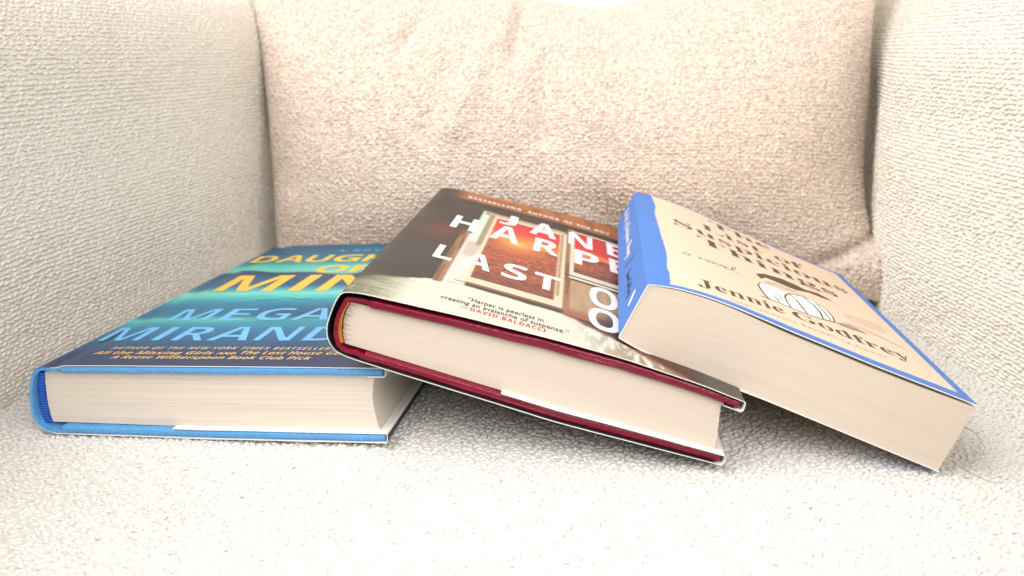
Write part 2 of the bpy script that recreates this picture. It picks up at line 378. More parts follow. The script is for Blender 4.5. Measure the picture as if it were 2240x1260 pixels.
# ================================================================ pillow
def pillow_mesh():
    ns, nt_ = 440, 260
    s = np.linspace(-1, 1, ns); t = np.linspace(-1, 1, nt_)
    S, T = np.meshgrid(s, t, indexing='ij')
    BL = np.array([-.182, .625, .000]); BR = np.array([.241, .560, .002]); TL = np.array([-.2175, .730, .236]); TR = np.array([.289, .700, .268])
    a = (S+1)/2; b = (T+1)/2
    P = ((1-a)*(1-b))[..., None]*BL+(a*(1-b))[..., None]*BR+((1-a)*b)[..., None]*TL+(a*b)[..., None]*TR
    up = (b**2)
    P[..., 2] -= up*(.036*(1-S**2)+.025*np.exp(-((P[..., 0]-.070)/.068)**2))
    P[..., 2] += (1-b)**3*.006*(1-S**2)
    # seams pull in between the corners
    P[..., 0] += -S*np.abs(S)*.006*(1-T**2)
    P[..., 0] += np.where(S > 0, S**6, 0)*(.016*np.exp(-((T+1)/.30)**2)-.003)
    P[..., 1] -= np.where(S > 0, S**6, 0)*.030*np.exp(-((T+1)/.30)**2)
    edge = np.clip(1-S**2, 0, 1)**.42*np.clip(1-T**2, 0, 1)**.62
    n = np.array([.10, -.955, .28])
    F_ = P+n*(.088*edge)[..., None]; B_ = P-n*(.045*edge)[..., None]
    x, z = F_[..., 0], F_[..., 2]
    d = np.zeros_like(x)
    def crease(x0, z0, x1, z1, w, depth):
        L = math.hypot(x1-x0, z1-z0); ux, uz = (x1-x0)/L, (z1-z0)/L
        q = np.clip((x-x0)*ux+(z-z0)*uz, 0, L); dist = np.hypot(x-x0-q*ux, z-z0-q*uz)
        return depth*np.exp(-(dist/w)**2)
    d -= crease(-.067, .186, -.074, .171, .0065, .0055)
    d -= crease(.007, .190, .002, .164, .0065, .009)
    d -= crease(.024, .154, .021, .112, .009, .005)
    d += crease(-.020, .165, -.040, .115, .010, .005)
    d += crease(.045, .175, .050, .12, .014, .004)
    d -= crease(-.045, .150, -.060, .110, .008, .003)
    d += crease(.060, .080, .120, .060, .018, .004)
    d -= crease(.050, .065, .105, .045, .014, .004)
    # folded ear at the lower right corner
    d -= crease(.200, .022, .262, .050, .005, .009)
    d += crease(.245, .022, .256, .010, .016, .022)
    d += crease(-.17, .05, -.19, .02, .014, .006)
    d += (fbm(x*11+7, z*11+2, 21)-.5)*.010
    d *= np.clip(edge*3, 0, 1)
    F_ = F_+n*d[..., None]
    Vf = F_.reshape(-1, 3); Vb = B_.reshape(-1, 3)
    g = grid_faces(ns, nt_)
    uvf = np.stack([x+.5, (T+1)*.13+.0*z], -1).reshape(-1, 2)
    V = np.vstack([Vf, Vb]); uv = np.vstack([uvf, uvf+[2, 0]])
    G = F_[4:-4, 4:-4]
    LV, LF = yarn_loops(G, .0029, .0027, .00088, .0028, .0008, 15, turn=1.1)
    FF = np.vstack([g, g[:, ::-1]+len(Vf)]); mi = np.concatenate([np.zeros(len(FF), int), np.ones(len(LF), int)])
    return np.vstack([V, LV]), np.vstack([FF, LF+len(V)]), np.vstack([uv, LV[:, :2]]), mi
V, F, uv, mi = pillow_mesh()
# sew the two faces together along the outline
pil = empty('throw_pillow', (.03, .62, .0))
tag(pil, 'oatmeal beige nubby pillow leaning on the back of the armchair behind the books', 'pillow')
make('pillow_cover', V, F, [MAT['pillow'], MAT['yarn_tan']], pil, uv=uv, rest=V*1000, mi=mi)

# ================================================================ book builders
def place_c(b, P):
    return place(b, P)
def resample(path, step):
    P = np.array(path, float); s = np.concatenate([[0], np.cumsum(np.linalg.norm(np.diff(P, axis=0), axis=1))])
    n = max(2, int(round(s[-1]/step))+1); q = np.linspace(0, s[-1], n)
    return np.stack([np.interp(q, s, P[:, k]) for k in range(2)], 1)
def smooth_path(path, step):
    p, _ = spline(path, 400); return resample(p, step)
def normals2(P):
    t = np.gradient(P, axis=0); t /= np.linalg.norm(t, axis=1)[:, None]+1e-12
    return np.stack([-t[:, 1], t[:, 0]], 1)
def sheet(name, b, path, th, b0, b1, nb, mat, parent, color=None, wobble=0.0, edge_col=(.86, .85, .82), inner_col=(.84, .83, .80)):
    """a sheet of thickness th following a cross-section path (a, c), from b0 to b1 up the book.
    The printed side is on the left of the path direction."""
    P = np.asarray(path); n = normals2(P); na = len(P)
    bs_ = np.linspace(b0, b1, nb)
    A = np.broadcast_to(P[:, None, 0], (na, nb)); Cc = np.broadcast_to(P[:, None, 1], (na, nb)); B = np.broadcast_to(bs_[None], (na, nb))
    B = B+.55*(fbm(A/24+3, Cc/9, 71+b)-.5)*(1-(B-b0)/(b1-b0))
    wv = wobble*(fbm(A/38+4, B/45+7, 31+b)-.5)*2 if wobble else 0
    R = np.stack([A, B, Cc+wv], -1).reshape(-1, 3)
    col = np.array(color(R) if color else np.tile(lin(240, 238, 232), (len(R), 1)))
    A2 = np.broadcast_to((P-n*th)[:, None, 0], (na, nb)); C2 = np.broadcast_to((P-n*th)[:, None, 1], (na, nb))
    R2 = np.stack([A2, B, C2+wv], -1).reshape(-1, 3)
    o = grid_faces(na, nb); i = o[:, ::-1]+len(R)
    # edge strips get their own vertices so the paper shows white at the cut
    def strip(k1):
        return np.array(k1)
    rims = []
    Rall = [R, R2]; Call = [col, np.where((R2[:, 0] > DIM[b][0]-1.5)[:, None], np.array((.84, .83, .80)), np.array(inner_col))]; Fall = [o, i]; base = 2*len(R)
    for idx in ([k*nb for k in range(na)], [k*nb+nb-1 for k in range(na)], list(range(nb)), [(na-1)*nb+k for k in range(nb)]):
        idx = np.array(idx); m = len(idx)
        ra_ = np.vstack([R[idx], R2[idx]]); Rall += [R[idx], R2[idx]]; Call.append(np.where(((ra_[:, 0] < 5) & (b == 1))[:, None], lin(60, 130, 190), np.array(edge_col)))
        k = np.arange(m-1); Fall.append(np.stack([base+k, base+k+1, base+m+k+1, base+m+k], -1)); base += 2*m
    Rr = np.vstack(Rall)
    return make(name, place(b, Rr), np.vstack(Fall), mat, parent, rest=Rr, color=np.vstack(Call))
def prism(name, b, poly, b0, b1, nb, mat, parent, step=3.0, jitter=None, caps=True, edge_r=0.0, edge_t=3.3):
    """closed cross-section polygon (a, c) carried from b0 to b1"""
    P = np.array(list(poly)+[poly[0]], float)
    P = resample_keep(P, step)[:-1]; na = len(P)
    bs_ = np.linspace(b0, b1, nb)
    if edge_r:
        th_ = np.radians([90, 72, 54, 36, 18, 0]); bs_ = np.concatenate([b0+edge_r*(1-np.sin(th_)), np.linspace(b0+edge_r, b1, nb-5)[1:]])
        inset = np.concatenate([edge_r*(1-np.cos(th_)), np.zeros(nb-6)])
    R = np.stack([np.broadcast_to(P[:, None, 0], (na, nb)), np.broadcast_to(bs_[None], (na, nb)), np.broadcast_to(P[:, None, 1], (na, nb))], -1).copy()
    if edge_r:
        am = (P[:, 0].max()+P[:, 0].min())/2
        mid = np.array([(lambda q: (q.max()+q.min())/2)(P[np.abs(P[:, 0]-x) < step*1.2+.8][:, 1]) for x in P[:, 0]])
        R[..., 2] = mid[:, None]+(R[..., 2]-mid[:, None])*(1-inset[None]/(edge_t/2))
        R[..., 0] -= np.sign(P[:, 0]-am)[:, None]*inset[None]*(np.abs(P[:, 0]-am) > (P[:, 0].max()-am)-edge_r)[:, None]
    if jitter is not None: R = jitter(R)
    R = R.reshape(-1, 3)
    F = [tuple(f) for f in grid_faces(na, nb, closed_u=True)]
    if caps:
        n0 = len(R); R = np.vstack([R, R[0::nb], R[nb-1::nb]])
        F.append(tuple(range(n0, n0+na))); F.append(tuple(range(n0+2*na-1, n0+na-1, -1)))
    o = make(name, place(b, R), F, mat, parent, rest=R)
    o.data.polygons[-1].use_smooth = False; o.data.polygons[-2].use_smooth = False
    return o
def resample_keep(P, step):
    out = []
    for p, q in zip(P[:-1], P[1:]):
        n = max(1, int(np.linalg.norm(q-p)/step)); out += [p+(q-p)*k/n for k in range(n)]
    return np.array(out+[P[-1]])
def rounded(a0, a1, c0, c1, r, n=5):
    pts = []
    for (ca, cc, s) in ((a1-r, c1-r, 0), (a0+r, c1-r, 90), (a0+r, c0+r, 180), (a1-r, c0+r, 270)):
        for k in range(n+1):
            t = math.radians(s+90*k/n); pts.append((ca+r*math.cos(t), cc+r*math.sin(t)))
    return pts

# ---------------------------------------------------------------- lettering
def alpha(s, up, lo): return ''.join(chr(up+ord(c)-65) if 'A' <= c <= 'Z' else chr(lo+ord(c)-97) if 'a' <= c <= 'z' else c for c in s)
STYLE = {'gill': lambda s: s, 'sans': lambda s: alpha(s, 0x1D5D4, 0x1D5EE), 'sansital': lambda s: alpha(s, 0x1D63C, 0x1D656),
         'serif': lambda s: alpha(s, 0x1D400, 0x1D41A), 'script': lambda s: alpha(s, 0x1D4D0, 0x1D4EA)}
def text_shape(s, style, space=1.0, bold=0.0):
    c = bpy.data.curves.new('text', 'FONT'); c.body = STYLE[style](s); c.size = 1; c.space_character = space; c.offset = bold
    c.resolution_u = 4; c.fill_mode = 'FRONT'
    o = bpy.data.objects.new('text', c); COL.objects.link(o)
    dg = bpy.context.evaluated_depsgraph_get(); me = bpy.data.meshes.new_from_object(o.evaluated_get(dg))
    V = np.array([v.co[:2] for v in me.vertices]).reshape(-1, 2); F = [tuple(p.vertices) for p in me.polygons]
    bpy.data.objects.remove(o); bpy.data.curves.remove(c); bpy.data.meshes.remove(me)
    return V, F
_cap = {}
def cap_h(style):
    if style not in _cap: _cap[style] = text_shape('E', style)[0][:, 1].max()
    return _cap[style]
def lettering(name, b, items, mat, parent, warp=lambda u, v: 0*u, lift=.10, face='top', label=None):
    """items: (string, style, u0, u1, v0, v1, shear, space, bold); baseline v0, capital height reaches v1"""
    VV = []; FF = []; n = 0
    for it in items:
        s, st, u0, u1, v0, v1 = it[:6]; sh = it[6] if len(it) > 6 else 0; sp = it[7] if len(it) > 7 else 1.0; bo = it[8] if len(it) > 8 else 0.0
        V, F = text_shape(s, st, sp, bo)
        k = (v1-v0)/cap_h(st); x0, x1 = V[:, 0].min(), V[:, 0].max()
        v = v0+V[:, 1]*k; u = u0+(V[:, 0]-x0)/(x1-x0)*(u1-u0)+sh*(v-v0)
        VV.append(np.stack([u, v], 1)); FF += [tuple(i+n for i in f) for f in F]; n += len(V)
    UV = np.vstack(VV); return print_on(name, b, UV, FF, mat, parent, warp, lift, face, label)
def print_on(name, b, UV, FF, mat, parent, warp=lambda u, v: 0*u, lift=.10, face='top', label=None):
    UV = np.asarray(UV, float); T = DIM[b][2]
    if face == 'top':
        R = np.stack([UV[:, 0], UV[:, 1]+warp(UV[:, 0], UV[:, 1]), np.full(len(UV), T+lift)+JW[b](UV[:, 0], UV[:, 1])], 1)
    else:   # spine: first coordinate runs down the spine (from head), second across the thickness
        R = np.stack([np.full(len(UV), -lift), UV[:, 0], UV[:, 1]], 1)
    o = make(name, place(b, R), FF, mat, parent, rest=R, smooth=False)
    if label: o['label'] = label
    return o
JW = {b: (lambda u, v: 0*u) for b in (1, 2, 3)}
def tri_strip_line(pts, w):
    """polyline of width w as quads in (u, v)"""
    P = np.array(pts, float); t = np.gradient(P, axis=0); t /= np.linalg.norm(t, axis=1)[:, None]; n = np.stack([-t[:, 1], t[:, 0]], 1)
    w = np.broadcast_to(np.asarray(w, float), (len(P),))[:, None]/2
    V = np.vstack([P+n*w, P-n*w]); m = len(P)
    return V, [(k, k+1, m+k+1, m+k) for k in range(m-1)]
def merge(parts):
    VV = []; FF = []; n = 0
    for V, F in parts:
        V = np.asarray(V, float); VV.append(V); FF += [tuple(i+n for i in f) for f in F]; n += len(V)
    return np.vstack(VV), FF

def hardcover(b, root, cloth, band, pages, art, gap0, gap1, gsp, spine_path, block, flap_a, jwob, bandmat_path, stitch=False, hbt=.9, case_a=None, outside=None):
    W, H, T = DIM[b]; t = 3.3; th = .32
    gap = lambda a: gap0+(gap1-gap0)*np.clip(a/W, 0, 1)
    # jacket
    top = [(a, T) for a in np.arange(W, 12, -.6)]
    bot = [(a, 0.0) for a in np.arange(14, W, 3.0)]
    sp = smooth_path([top[-1]]+spine_path+[(14, 0)], .7)
    fr = [(W+.1, T), (W+.7, T-.3), (W+1.0, T-1.2), (W+1.0, T-gap(W)-t+.2), (W+.7, T-gap(W)-t-.45), (W, T-gap(W)-t-.75)]
    fb = [(W, 0), (W+.6, .2), (W+1.0, .9), (W+1.0, t+.2), (W+.7, t+.9), (W, t+1.1)]
    flap_t = [(a, T-gap(a)-t-.75) for a in np.arange(W-7, W, 2.0)]
    flap_b = [(a, t+1.1) for a in np.arange(W-4, flap_a, -4.0)]+[(flap_a, t+1.1)]
    path = flap_t+resample(fr[::-1], .5).tolist()+top+sp[1:-1].tolist()+bot+resample(fb, .5).tolist()+flap_b
    path = np.array(path); keep = np.concatenate([[True], np.linalg.norm(np.diff(path, axis=0), axis=1) > 1e-4]); path = path[keep]
    path = path  # runs fore edge -> spine -> fore edge with the printed side outside
    def colour(R):
        return art(R, spine=(R[:, 0] < 8) & (R[:, 2] < T-5))
    jac = sheet('dust_jacket', b, path[::-1], th, .0, H, 420, MAT['jacket'], root, colour, inner_col=(.03, .03, .03) if outside else (.84, .83, .80))  # inner side of the jacket is near-black when outside is set
    # boards
    recess = .9 if outside else 0
    off = gap
    def board(name, c_of):
        P = rounded(9, W-.2, 0, t, 1.1)
        P = np.array(P+[P[0]]); P = resample_keep(P, 3)[:-1]
        P[:, 1] = P[:, 1]+c_of(P[:, 0])
        def jb(R):
            R[..., 2] += .22*(fbm(R[..., 0]/11+2, R[..., 1]/14, 61+b)-.5)*2; R[..., 1] += np.where(R[..., 1] < 2, .28*(fbm(R[..., 0]/9, R[..., 2]/3, 63+b)-.5)*2, 0); return R
        o = prism(name, b, [tuple(p) for p in P], .15+recess, H-.15, 40, cloth, root, step=2.0, jitter=jb, edge_r=1.25, edge_t=t)
        return o
    fb_ = board('cover_board', lambda a: T-th-.12-gap(a)-t)
    if outside:      # outer face of this board is coloured near-black, its edges stay in the cloth colour
        me = fb_.data; me.materials.append(outside); ra = me.attributes['rest'].data
        for p_ in me.polygons:
            q = [ra[i].vector for i in p_.vertices]
            if len(q) == 4 and all(v.y > recess+1.6 and v.z > T-th-.12-gap(v.x)-.35 for v in q): p_.material_index = 1
    board('cover_board', lambda a: 0*a+th+.12)
    # cloth spine with the joints
    if case_a:       # loose jacket: the cloth spine hugs the leaves
        s_in = smooth_path([(15, T-th-.5-gap(14)), (11.5, T-gap0-1.9), (8.5, T-gap0-.6), (3, T-gap0-.9), (-.2, T-gap0-1.9), (-1.5, 21), (-3.3, 16), (-3.9, 10.5), (-3.4, 6), (-1.6, 2.6), (2, 1.3), (6, 1.6), (9, .9), (14, th+.5)], .7)
    else:
        s_in = smooth_path([(14, T-th-.3-gap(14)-.2)]+[(a+gsp*np.clip(abs(c-T)*.3, 0, 1), c-(gap0+.25)*(c > T*.8)+(.5 if c < T*.2 else 0)) for a, c in spine_path]+[(14, th+.5)], .7)
    n = normals2(s_in); thick = 1.6 if outside else 1.25
    poly = np.vstack([s_in, (s_in+n*thick)[::-1]])
    def jit(R):
        R[..., 0] += .35*(fbm(R[..., 2]/1.6+R[..., 1]/14, R[..., 1]/14, 41+b, 2)-.5); return R
    cs = prism('case_spine', b, [tuple(p) for p in poly], .15+recess, H-.15, 60, cloth, root, step=50, jitter=jit)
    if outside:  # outer side of the case spine is coloured near-black too
        me = cs.data; me.materials.append(outside); ra = me.attributes['rest'].data; no = len(s_in)
        k = 0
        for p_ in me.polygons:
            if len(p_.vertices) == 4 and all(v//60 < no for v in p_.vertices): p_.material_index = 1
    # leaves
    def jitp(R):
        R[..., 0] += (fbm(R[..., 2]*2.5, R[..., 1]/60, 51+b, 2)-.5)*.35; return R
    prism('page_block', b, block, 3.6, H-3.6, 30, pages, root, step=1.0, jitter=jitp)
    # headband at the tail
    hb = smooth_path(bandmat_path, .35); n = normals2(hb)
    k = np.arange(len(hb))
    wv = .22*np.sin(k*1.9)[:, None] if stitch else .0
    poly = np.vstack([hb+n*hbt+n*wv, (hb-n*hbt)[::-1]])
    prism('headband', b, [tuple(p) for p in poly], 2.3, 3.9, 4, band, root, step=50)
    return jac

# ================================================================ artwork of the three covers (numpy painters, u and v in mm)
def mixc(a, c, k):
    k = np.clip(k, 0, 1)[:, None]; return a*(1-k)+c*k
def ss(x, a, c):
    t = np.clip((x-a)/(c-a), 0, 1); return t*t*(3-2*t)
def art_lake(R, spine):
    u, v = R[:, 0], R[:, 1]
    n1 = fbm(u/26, v/9, 5); n2 = fbm(u/9, v/4, 8)
    vv = v+(n1-.5)*7
    stops = [(-5, (62,70,104)), (14, (44,66,112)), (30, (38,92,136)), (50, (40,128,166)), (60, (62,166,182)), (66, (98,204,198)), (72, (20,120,150)),
             (84, (24,120,158)), (96, (34,150,180)), (106, (86,206,198)), (114, (158,232,216)), (121, (80,186,186)), (128, (38,110,150)),
             (146, (44,98,142)), (157, (26,72,114)), (160, (24,66,106)), (163, (128,220,202)), (174, (104,212,192)), (186, (26,152,160)), (198, (2,120,146)), (216, (2,104,140)), (240, (4,84,128))]
    xs_ = np.array([s[0] for s in stops]); cs = np.array([lin(*s[1]) for s in stops])
    ridge = 160+5*np.sin(u/19+.6)+2.5*np.sin(u/7.5)
    vr = np.where(np.abs(v-ridge) < 22, v+(161.5-ridge)*(1-np.abs(v-ridge)/22), vv)
    c = np.stack([np.interp(vr, xs_, cs[:, k]) for k in range(3)], 1)
    # darker storm cloud on the right, small islands
    c = mixc(c, lin(44,82,124), ss(u, 40, 95)*np.exp(-((v-70-.05*u)/13)**2)*.85)
    c = mixc(c, lin(44,70,110), ss(u, 30, 80)*np.exp(-((v-142)/13)**2)*.6)
    isl = np.exp(-((v-100-2.2*np.sin(u/5)-1.2*np.sin(u/2.1))/1.3)**2)*ss(u, 48, 56)*(1-ss(u, 92, 98))
    c = mixc(c, lin(14,120,140), isl*.85)
    c = mixc(c, lin(150,226,214), np.exp(-((v-104)/1.6)**2)*np.exp(-((u-72)/7)**2)*.5)
    c = mixc(c, lin(120,214,205), np.clip((n2-.62)*4, 0, 1)*np.exp(-((v-66)/6)**2)*(1-ss(u, 30, 60)))
    c = c*(1+.10*(n2-.5))[:, None]*np.interp(v, [0, 60, 240], [.66, .82, .84])[:, None]*np.array([.75, .97, 1.0])
    back = R[:, 2] < DIM[1][2]*.5
    c = np.where(back[:, None], lin(16,24,40), c)
    c = np.where(spine[:, None], lin(30,60,104), c)
    inner = (R[:, 2] > 3.8) & (R[:, 2] < DIM[1][2]-1.5) & (u > 20)
    c = np.where(inner[:, None], lin(242,240,235), c)
    return c
def art_window(R, spine):
    u = R[:, 0]; v = R[:, 1]+.12*(R[:, 0]-44)
    n1 = fbm(u/7, v/7, 3); n2 = fbm(u/1.6, v/1.6, 4); nl = fbm(u/22, v/3.0, 6); nv_ = fbm(u/2.2, v/26, 9)
    c = np.tile(lin(36,30,27), (len(u), 1))*(1+.35*(n1-.5))[:, None]
    c = mixc(c, lin(98,36,34), np.exp(-((u-17)/9)**2-((v-122)/16)**2)*.75)
    c = mixc(c, lin(44,36,32), ss(v, 176, 190)*.6)
    # timber strip over the top
    slope = ss(v, 207, 212)
    c = mixc(c, lin(168,104,54)*1.0, slope*ss(u, 8, 20)*.95)
    c = mixc(c, lin(122,66,36), slope*ss(n1, .5, .7)*.7*ss(u, 8, 20))
    c = mixc(c, lin(34,28,26), np.exp(-((v-206)/2.2)**2)*ss(u, 30, 40)*.9)
    def box(u0, u1, v0, v1, s=.5): return ss(u, u0-s, u0+s)*(1-ss(u, u1-s, u1+s))*ss(v, v0-s, v0+s)*(1-ss(v, v1-s, v1+s))
    # ground
    gb = 15+.75*np.clip(u, 0, 30)-.0*u
    gb = np.where(u > 30, 38-.02*(u-30), gb)
    gb = np.where(u > 84, 38-(u-84)*.52-2.5*fbm(u/4, v/8, 12), gb)+3*(n1-.5)
    gw = 1.0+4.5*(1-ss(u, 4, 24)); g = 1-ss(v, gb-gw, gb+gw)
    gc = np.tile(lin(210,206,190), (len(u), 1))*(1+.12*(nl-.5))[:, None]
    gc = mixc(gc, lin(128,130,96), (1-ss(u, 9, 26))*(.6+.4*ss(nl, .3, .6)))
    gc = mixc(gc, lin(222,218,190), np.exp(-((u-26)/7)**2)*ss(fbm(u/5, v/1.5, 33), .5, .6)*.7)
    gc = mixc(gc, lin(78,74,60), (1-ss(u, -4, 14))*.85)
    gc = mixc(gc, lin(196,190,160), ss(n2, .55, .75)*.4)
    gc = mixc(gc, lin(120,96,72), ss(u, 82, 118)*ss(fbm(u/2.5, v/9, 14), .42, .6)*.8)
    gc = mixc(gc, lin(84,74,66), ss(u, 122, 140))
    c = mixc(c, gc, g)
    # lower wall panel on the right, red earth at its foot
    w = box(84.5, 170, 38, 92)*(1-ss(u, 128, 140)); w = np.where(v < gb, 0, w)
    wc = np.tile(lin(176,142,106), (len(u), 1))*(1+.5*(nv_-.5))[:, None]
    wc = mixc(wc, lin(140,66,40), ss(-v, -52, -42)*.8)
    wc = mixc(wc, lin(62,40,38), ss(u, 96, 108)*(1-ss(v, 50, 62))*.85)
    c = mixc(c, wc, w)
    c = mixc(c, lin(70,36,34), box(100, 140, 18, 46, 3)*(v > gb)*.9)
    c = mixc(c, lin(150,78,50), np.exp(-((v-gb-1)/1.6)**2)*ss(u, 82, 90)*.8)
    # door: rusty timber, white reveal, green shutter
    lean = (v-36)*.012
    c = mixc(c, lin(146,104,70)*1.0, box(27.3, 31.5, 34, 132, .4))
    c = mixc(c, lin(96,60,38), box(27.3, 31.5, 34, 132, .4)*ss(nv_, .5, .65))
    c = mixc(c, np.array(lin(206,206,196)), box(31.5, 41, 38, 128, .5)*.95)
    c = mixc(c, lin(176,150,138), box(33, 41, 84, 112, 2)*.6)
    c = mixc(c, lin(196,212,194), box(32.5, 37.5, 118, 190, .5))
    c = mixc(c, lin(112,96,62), box(37.2, 41.5, 108, 190, .4))
    c = mixc(c, lin(170,158,120), box(37.2, 41.5, 108, 190, .4)*(np.sin(u*5.0) > .3))
    c = mixc(c, lin(150,120,96), box(34, 84, 181, 189, .6))
    c = mixc(c, lin(206,186,160), box(36, 82, 184.5, 186.5, .4))
    # frame of first window
    c = mixc(c, lin(214,196,168), box(40, 84.2, 44, 183, .4))
    c = mixc(c, lin(148,112,78), box(80.6, 82.2, 60, 181, .4)*.8)
    c = mixc(c, lin(150,90,66), box(36, 84, 41.5, 43, .3)*.8)
    # post and second frame
    c = mixc(c, lin(146,104,66), box(84.2, 87.2, 44, 200, .3))
    c = mixc(c, lin(112,70,44), box(84.2, 87.2, 44, 200, .3)*ss(nv_, .45, .6))
    c = mixc(c, lin(220,206,182), box(86.5, 150, 95, 198, .4)*(1-ss(u, 124, 130)))
    c = mixc(c, lin(40,32,28), box(84, 150, 98.5, 100.5, .4)*(1-ss(u, 124, 130)))
    c = mixc(c, lin(210,48,44), box(72, 73, 0, 0))
    def view(u0, u1, v0, v1, horizon, sun):
        m = box(u0, u1, v0, v1, .3)
        h = (v-v0)/(v1-v0)
        k = np.tile(lin(206,34,34), (len(u), 1))
        k = mixc(k, lin(150,30,34), ss(h, .9, 1.0)*.6)
        k = mixc(k, lin(240,110,52), np.exp(-((h-horizon-.06)/.07)**2))
        cloud = fbm(u/13, v/3.2, 17)
        k = mixc(k, lin(252,170,84), np.exp(-((h-horizon-.04)/.10)**2)*ss(cloud, .5, .68))
        k = mixc(k, lin(120,40,34), np.exp(-((h-horizon-.10)/.10)**2)*ss(fbm(u/16, v/2.2, 18), .55, .7)*.7)
        f = np.tile(lin(136,58,36), (len(u), 1)); n5 = fbm(u/.9, v/.9, 44, 3)
        f = mixc(f, lin(206,102,62), ss(n5, .45, .7)*.8)
        f = mixc(f, lin(70,34,26), ss(fbm(u/4.0, v/1.8, 19), .5, .75)*.8)
        f = mixc(f, lin(66,42,34), (1-ss(h, .0, .22))*.55)
        f = mixc(f, lin(70,38,30), ss(h, horizon-.14, horizon-.02)*.5)
        k = mixc(k, f, 1-ss(h, horizon-.015, horizon+.015))
        if sun is not None:
            d = np.hypot(u-sun, (v-(v0+horizon*(v1-v0)))*.9)
            k = mixc(k, lin(255,222,140), np.exp(-(d/4.0)**2)); k = mixc(k, lin(250,150,70), np.exp(-(d/14)**2)*.7)
        return m, k
    m, k = view(42, 80, 52, 178, .62, 58); c = mixc(c, k, m)
    m, k = view(88.5, 150, 107, 195, .42, None); m = m*(1-ss(u, 122, 126)); c = mixc(c, k, m)
    c = mixc(c, lin(70,64,60), ss(u, 136, 146))
    c = c*(1+.10*(n2-.5))[:, None]
    back = R[:, 2] < DIM[2][2]*.5
    c = np.where(back[:, None], lin(30,26,26), c)
    c = np.where(spine[:, None], lin(56,50,46), c)
    inner = (R[:, 2] > 3.8) & (R[:, 2] < DIM[2][2]-3.0) & (R[:, 0] > 20) & (R[:, 0] < DIM[2][0]+.8)
    c = np.where(inner[:, None], lin(242,240,235), c)
    return c
def warp3(u, v):
    A = np.interp(u, [10, 22, 33, 45, 60, 80, 100, 120], [-12, -11.5, -9, -5, -.5, 2.5, 3.6, 4.5])
    B = np.interp(u, [20, 45, 60, 90, 125], [-6, -5.5, -3, 1, 4.6])
    k = np.clip((v-20)/110, 0, 1.2); return A*(1-k)+B*k
TORN_V = [-1, 5, 14, 21, 28, 44, 61, 90, 120, 146, 158, 168, 186, 196, 203]
TORN_U = [8.7, 8.7, 9.3, 9.6, 8.9, 9.9, 10.4, 10.0, 9.7, 9.5, 10.4, 11.1, 10.6, 10.1, 9.6]
def art_peach(R, spine):
    u, v = R[:, 0], R[:, 1]
    tu = np.interp(v, TORN_V, TORN_U)+.5*(fbm(v/3, v*0+1, 2)-.5)
    lo = np.interp(u, [12, 42, 132], [3.0, 5.4, 7.4])
    peach = ss(u, tu-.15, tu+.15)*(1-ss(u, 131.9, 132.3))*ss(v, lo-.2, lo+.2)*(1-ss(v, 199.4+0*v-2.6*ss(u, 70, 110), 200.2-2.6*ss(u, 70, 110)))
    blue = np.tile(lin(72,125,204), (len(u), 1))*(1+.05*(fbm(u/8, v/8, 5)-.5))[:, None]
    c = mixc(blue, lin(231,205,181), peach)
    return c

# ================================================================ book 1: lake cover
r1 = empty('hardcover_book', place(1, [[78, 118, 0]])[0])
tag(r1, 'blue hardcover with teal lake jacket and yellow title, lying flat under the dark book', 'book', 'books fanned out on the armchair seat')
j1 = hardcover(1, r1, MAT['blue_cloth'], MAT['blue_edge'], MAT['pages'], art_lake, .25, .1, .15,
    [(10.5, 32.8), (6.5, 32.0), (1.5, 32.4), (-2, 31.6), (-4.3, 28.8), (-5.4, 24), (-5.8, 17), (-5.0, 10.5), (-3.0, 5), (.3, 2.0), (4, .5), (8, .05)],
    [(-.6, 28.9), (-.5, 23), (.2, 15), (1.5, 8), (2.9, 4.3), (60, 4.0), (152.8, 4.1), (151.6, 8), (150.2, 15), (149.9, 20), (150.6, 26), (151.2, 29), (80, 29.1)],
    62, .2, [(-2.0, 28.9), (-1.9, 22), (-1.2, 15), (.1, 8), (1.5, 4.3)], stitch=True, hbt=1.15)
row = lambda word, spans, v0, v1, bold=0.0: [(ch if ch != 'I' else 'l', 'sans', a, c, v0, v1-(.05*(v1-v0) if ch == 'I' else 0), 0, 1.0, bold) for ch, (a, c) in zip(word, spans)]
lettering('title_lettering', 1, row('MINE', [(16.5, 53), (62.5, 70), (79, 111), (120, 138)], 118, 152.5)
    + row('OF', [(60.5, 80), (83.1, 97)], 158.5, 176.5) + row('DAUGHTER', [(4.5, 20.5), (22.8, 41), (42.2, 58), (61, 79), (81.7, 98), (101, 116), (119, 132), (135, 151)], 186.5, 205), MAT['ink_yellow'], j1,
          warp=lambda u, v: -.045*(u-40))
lettering('author_lettering', 1, row('MEGAN', [(21.6, 43), (49, 62.5), (67.2, 84.5), (87.8, 107), (111, 129)], 63.1, 83.2, -.014)
    + row('MIRANDA', [(4.6, 25.5), (32, 36), (42.2, 58), (60.1, 80), (83.3, 101), (106.7, 124), (128, 148)], 32.3, 52.8, -.014), MAT['ink_sky'], j1)
lettering('blurb_lettering', 1, [('AUTHOR OF THE NEW YORK TIMES BESTSELLERS', 'sansital', 19.5, 127.5, 20.6, 23.8, 0, 1.2, -.012),
    ('All the Missing Girls', 'sansital', 15.3, 73, 13.9, 17.7, 0, 1, -.012), ('AND', 'sansital', 75, 84, 14.1, 16.6), ('The Last House Guest', 'sansital', 86.3, 139.5, 14.5, 18.4, 0, 1, -.012),
    ('A Reese Witherspoon Book Club Pick', 'sansital', 27.6, 121, 8.4, 12.0, 0, 1, -.012)], MAT['ink_gold'], j1, warp=lambda u, v: .02*(u-60)*(v > 12)*0)
lettering('tagline_lettering', 1, [('A NOVEL', 'sans', 55, 96, 215, 219.5, 0, 1.5)], MAT['ink_sky'], j1, warp=lambda u, v: -.045*(u-55))

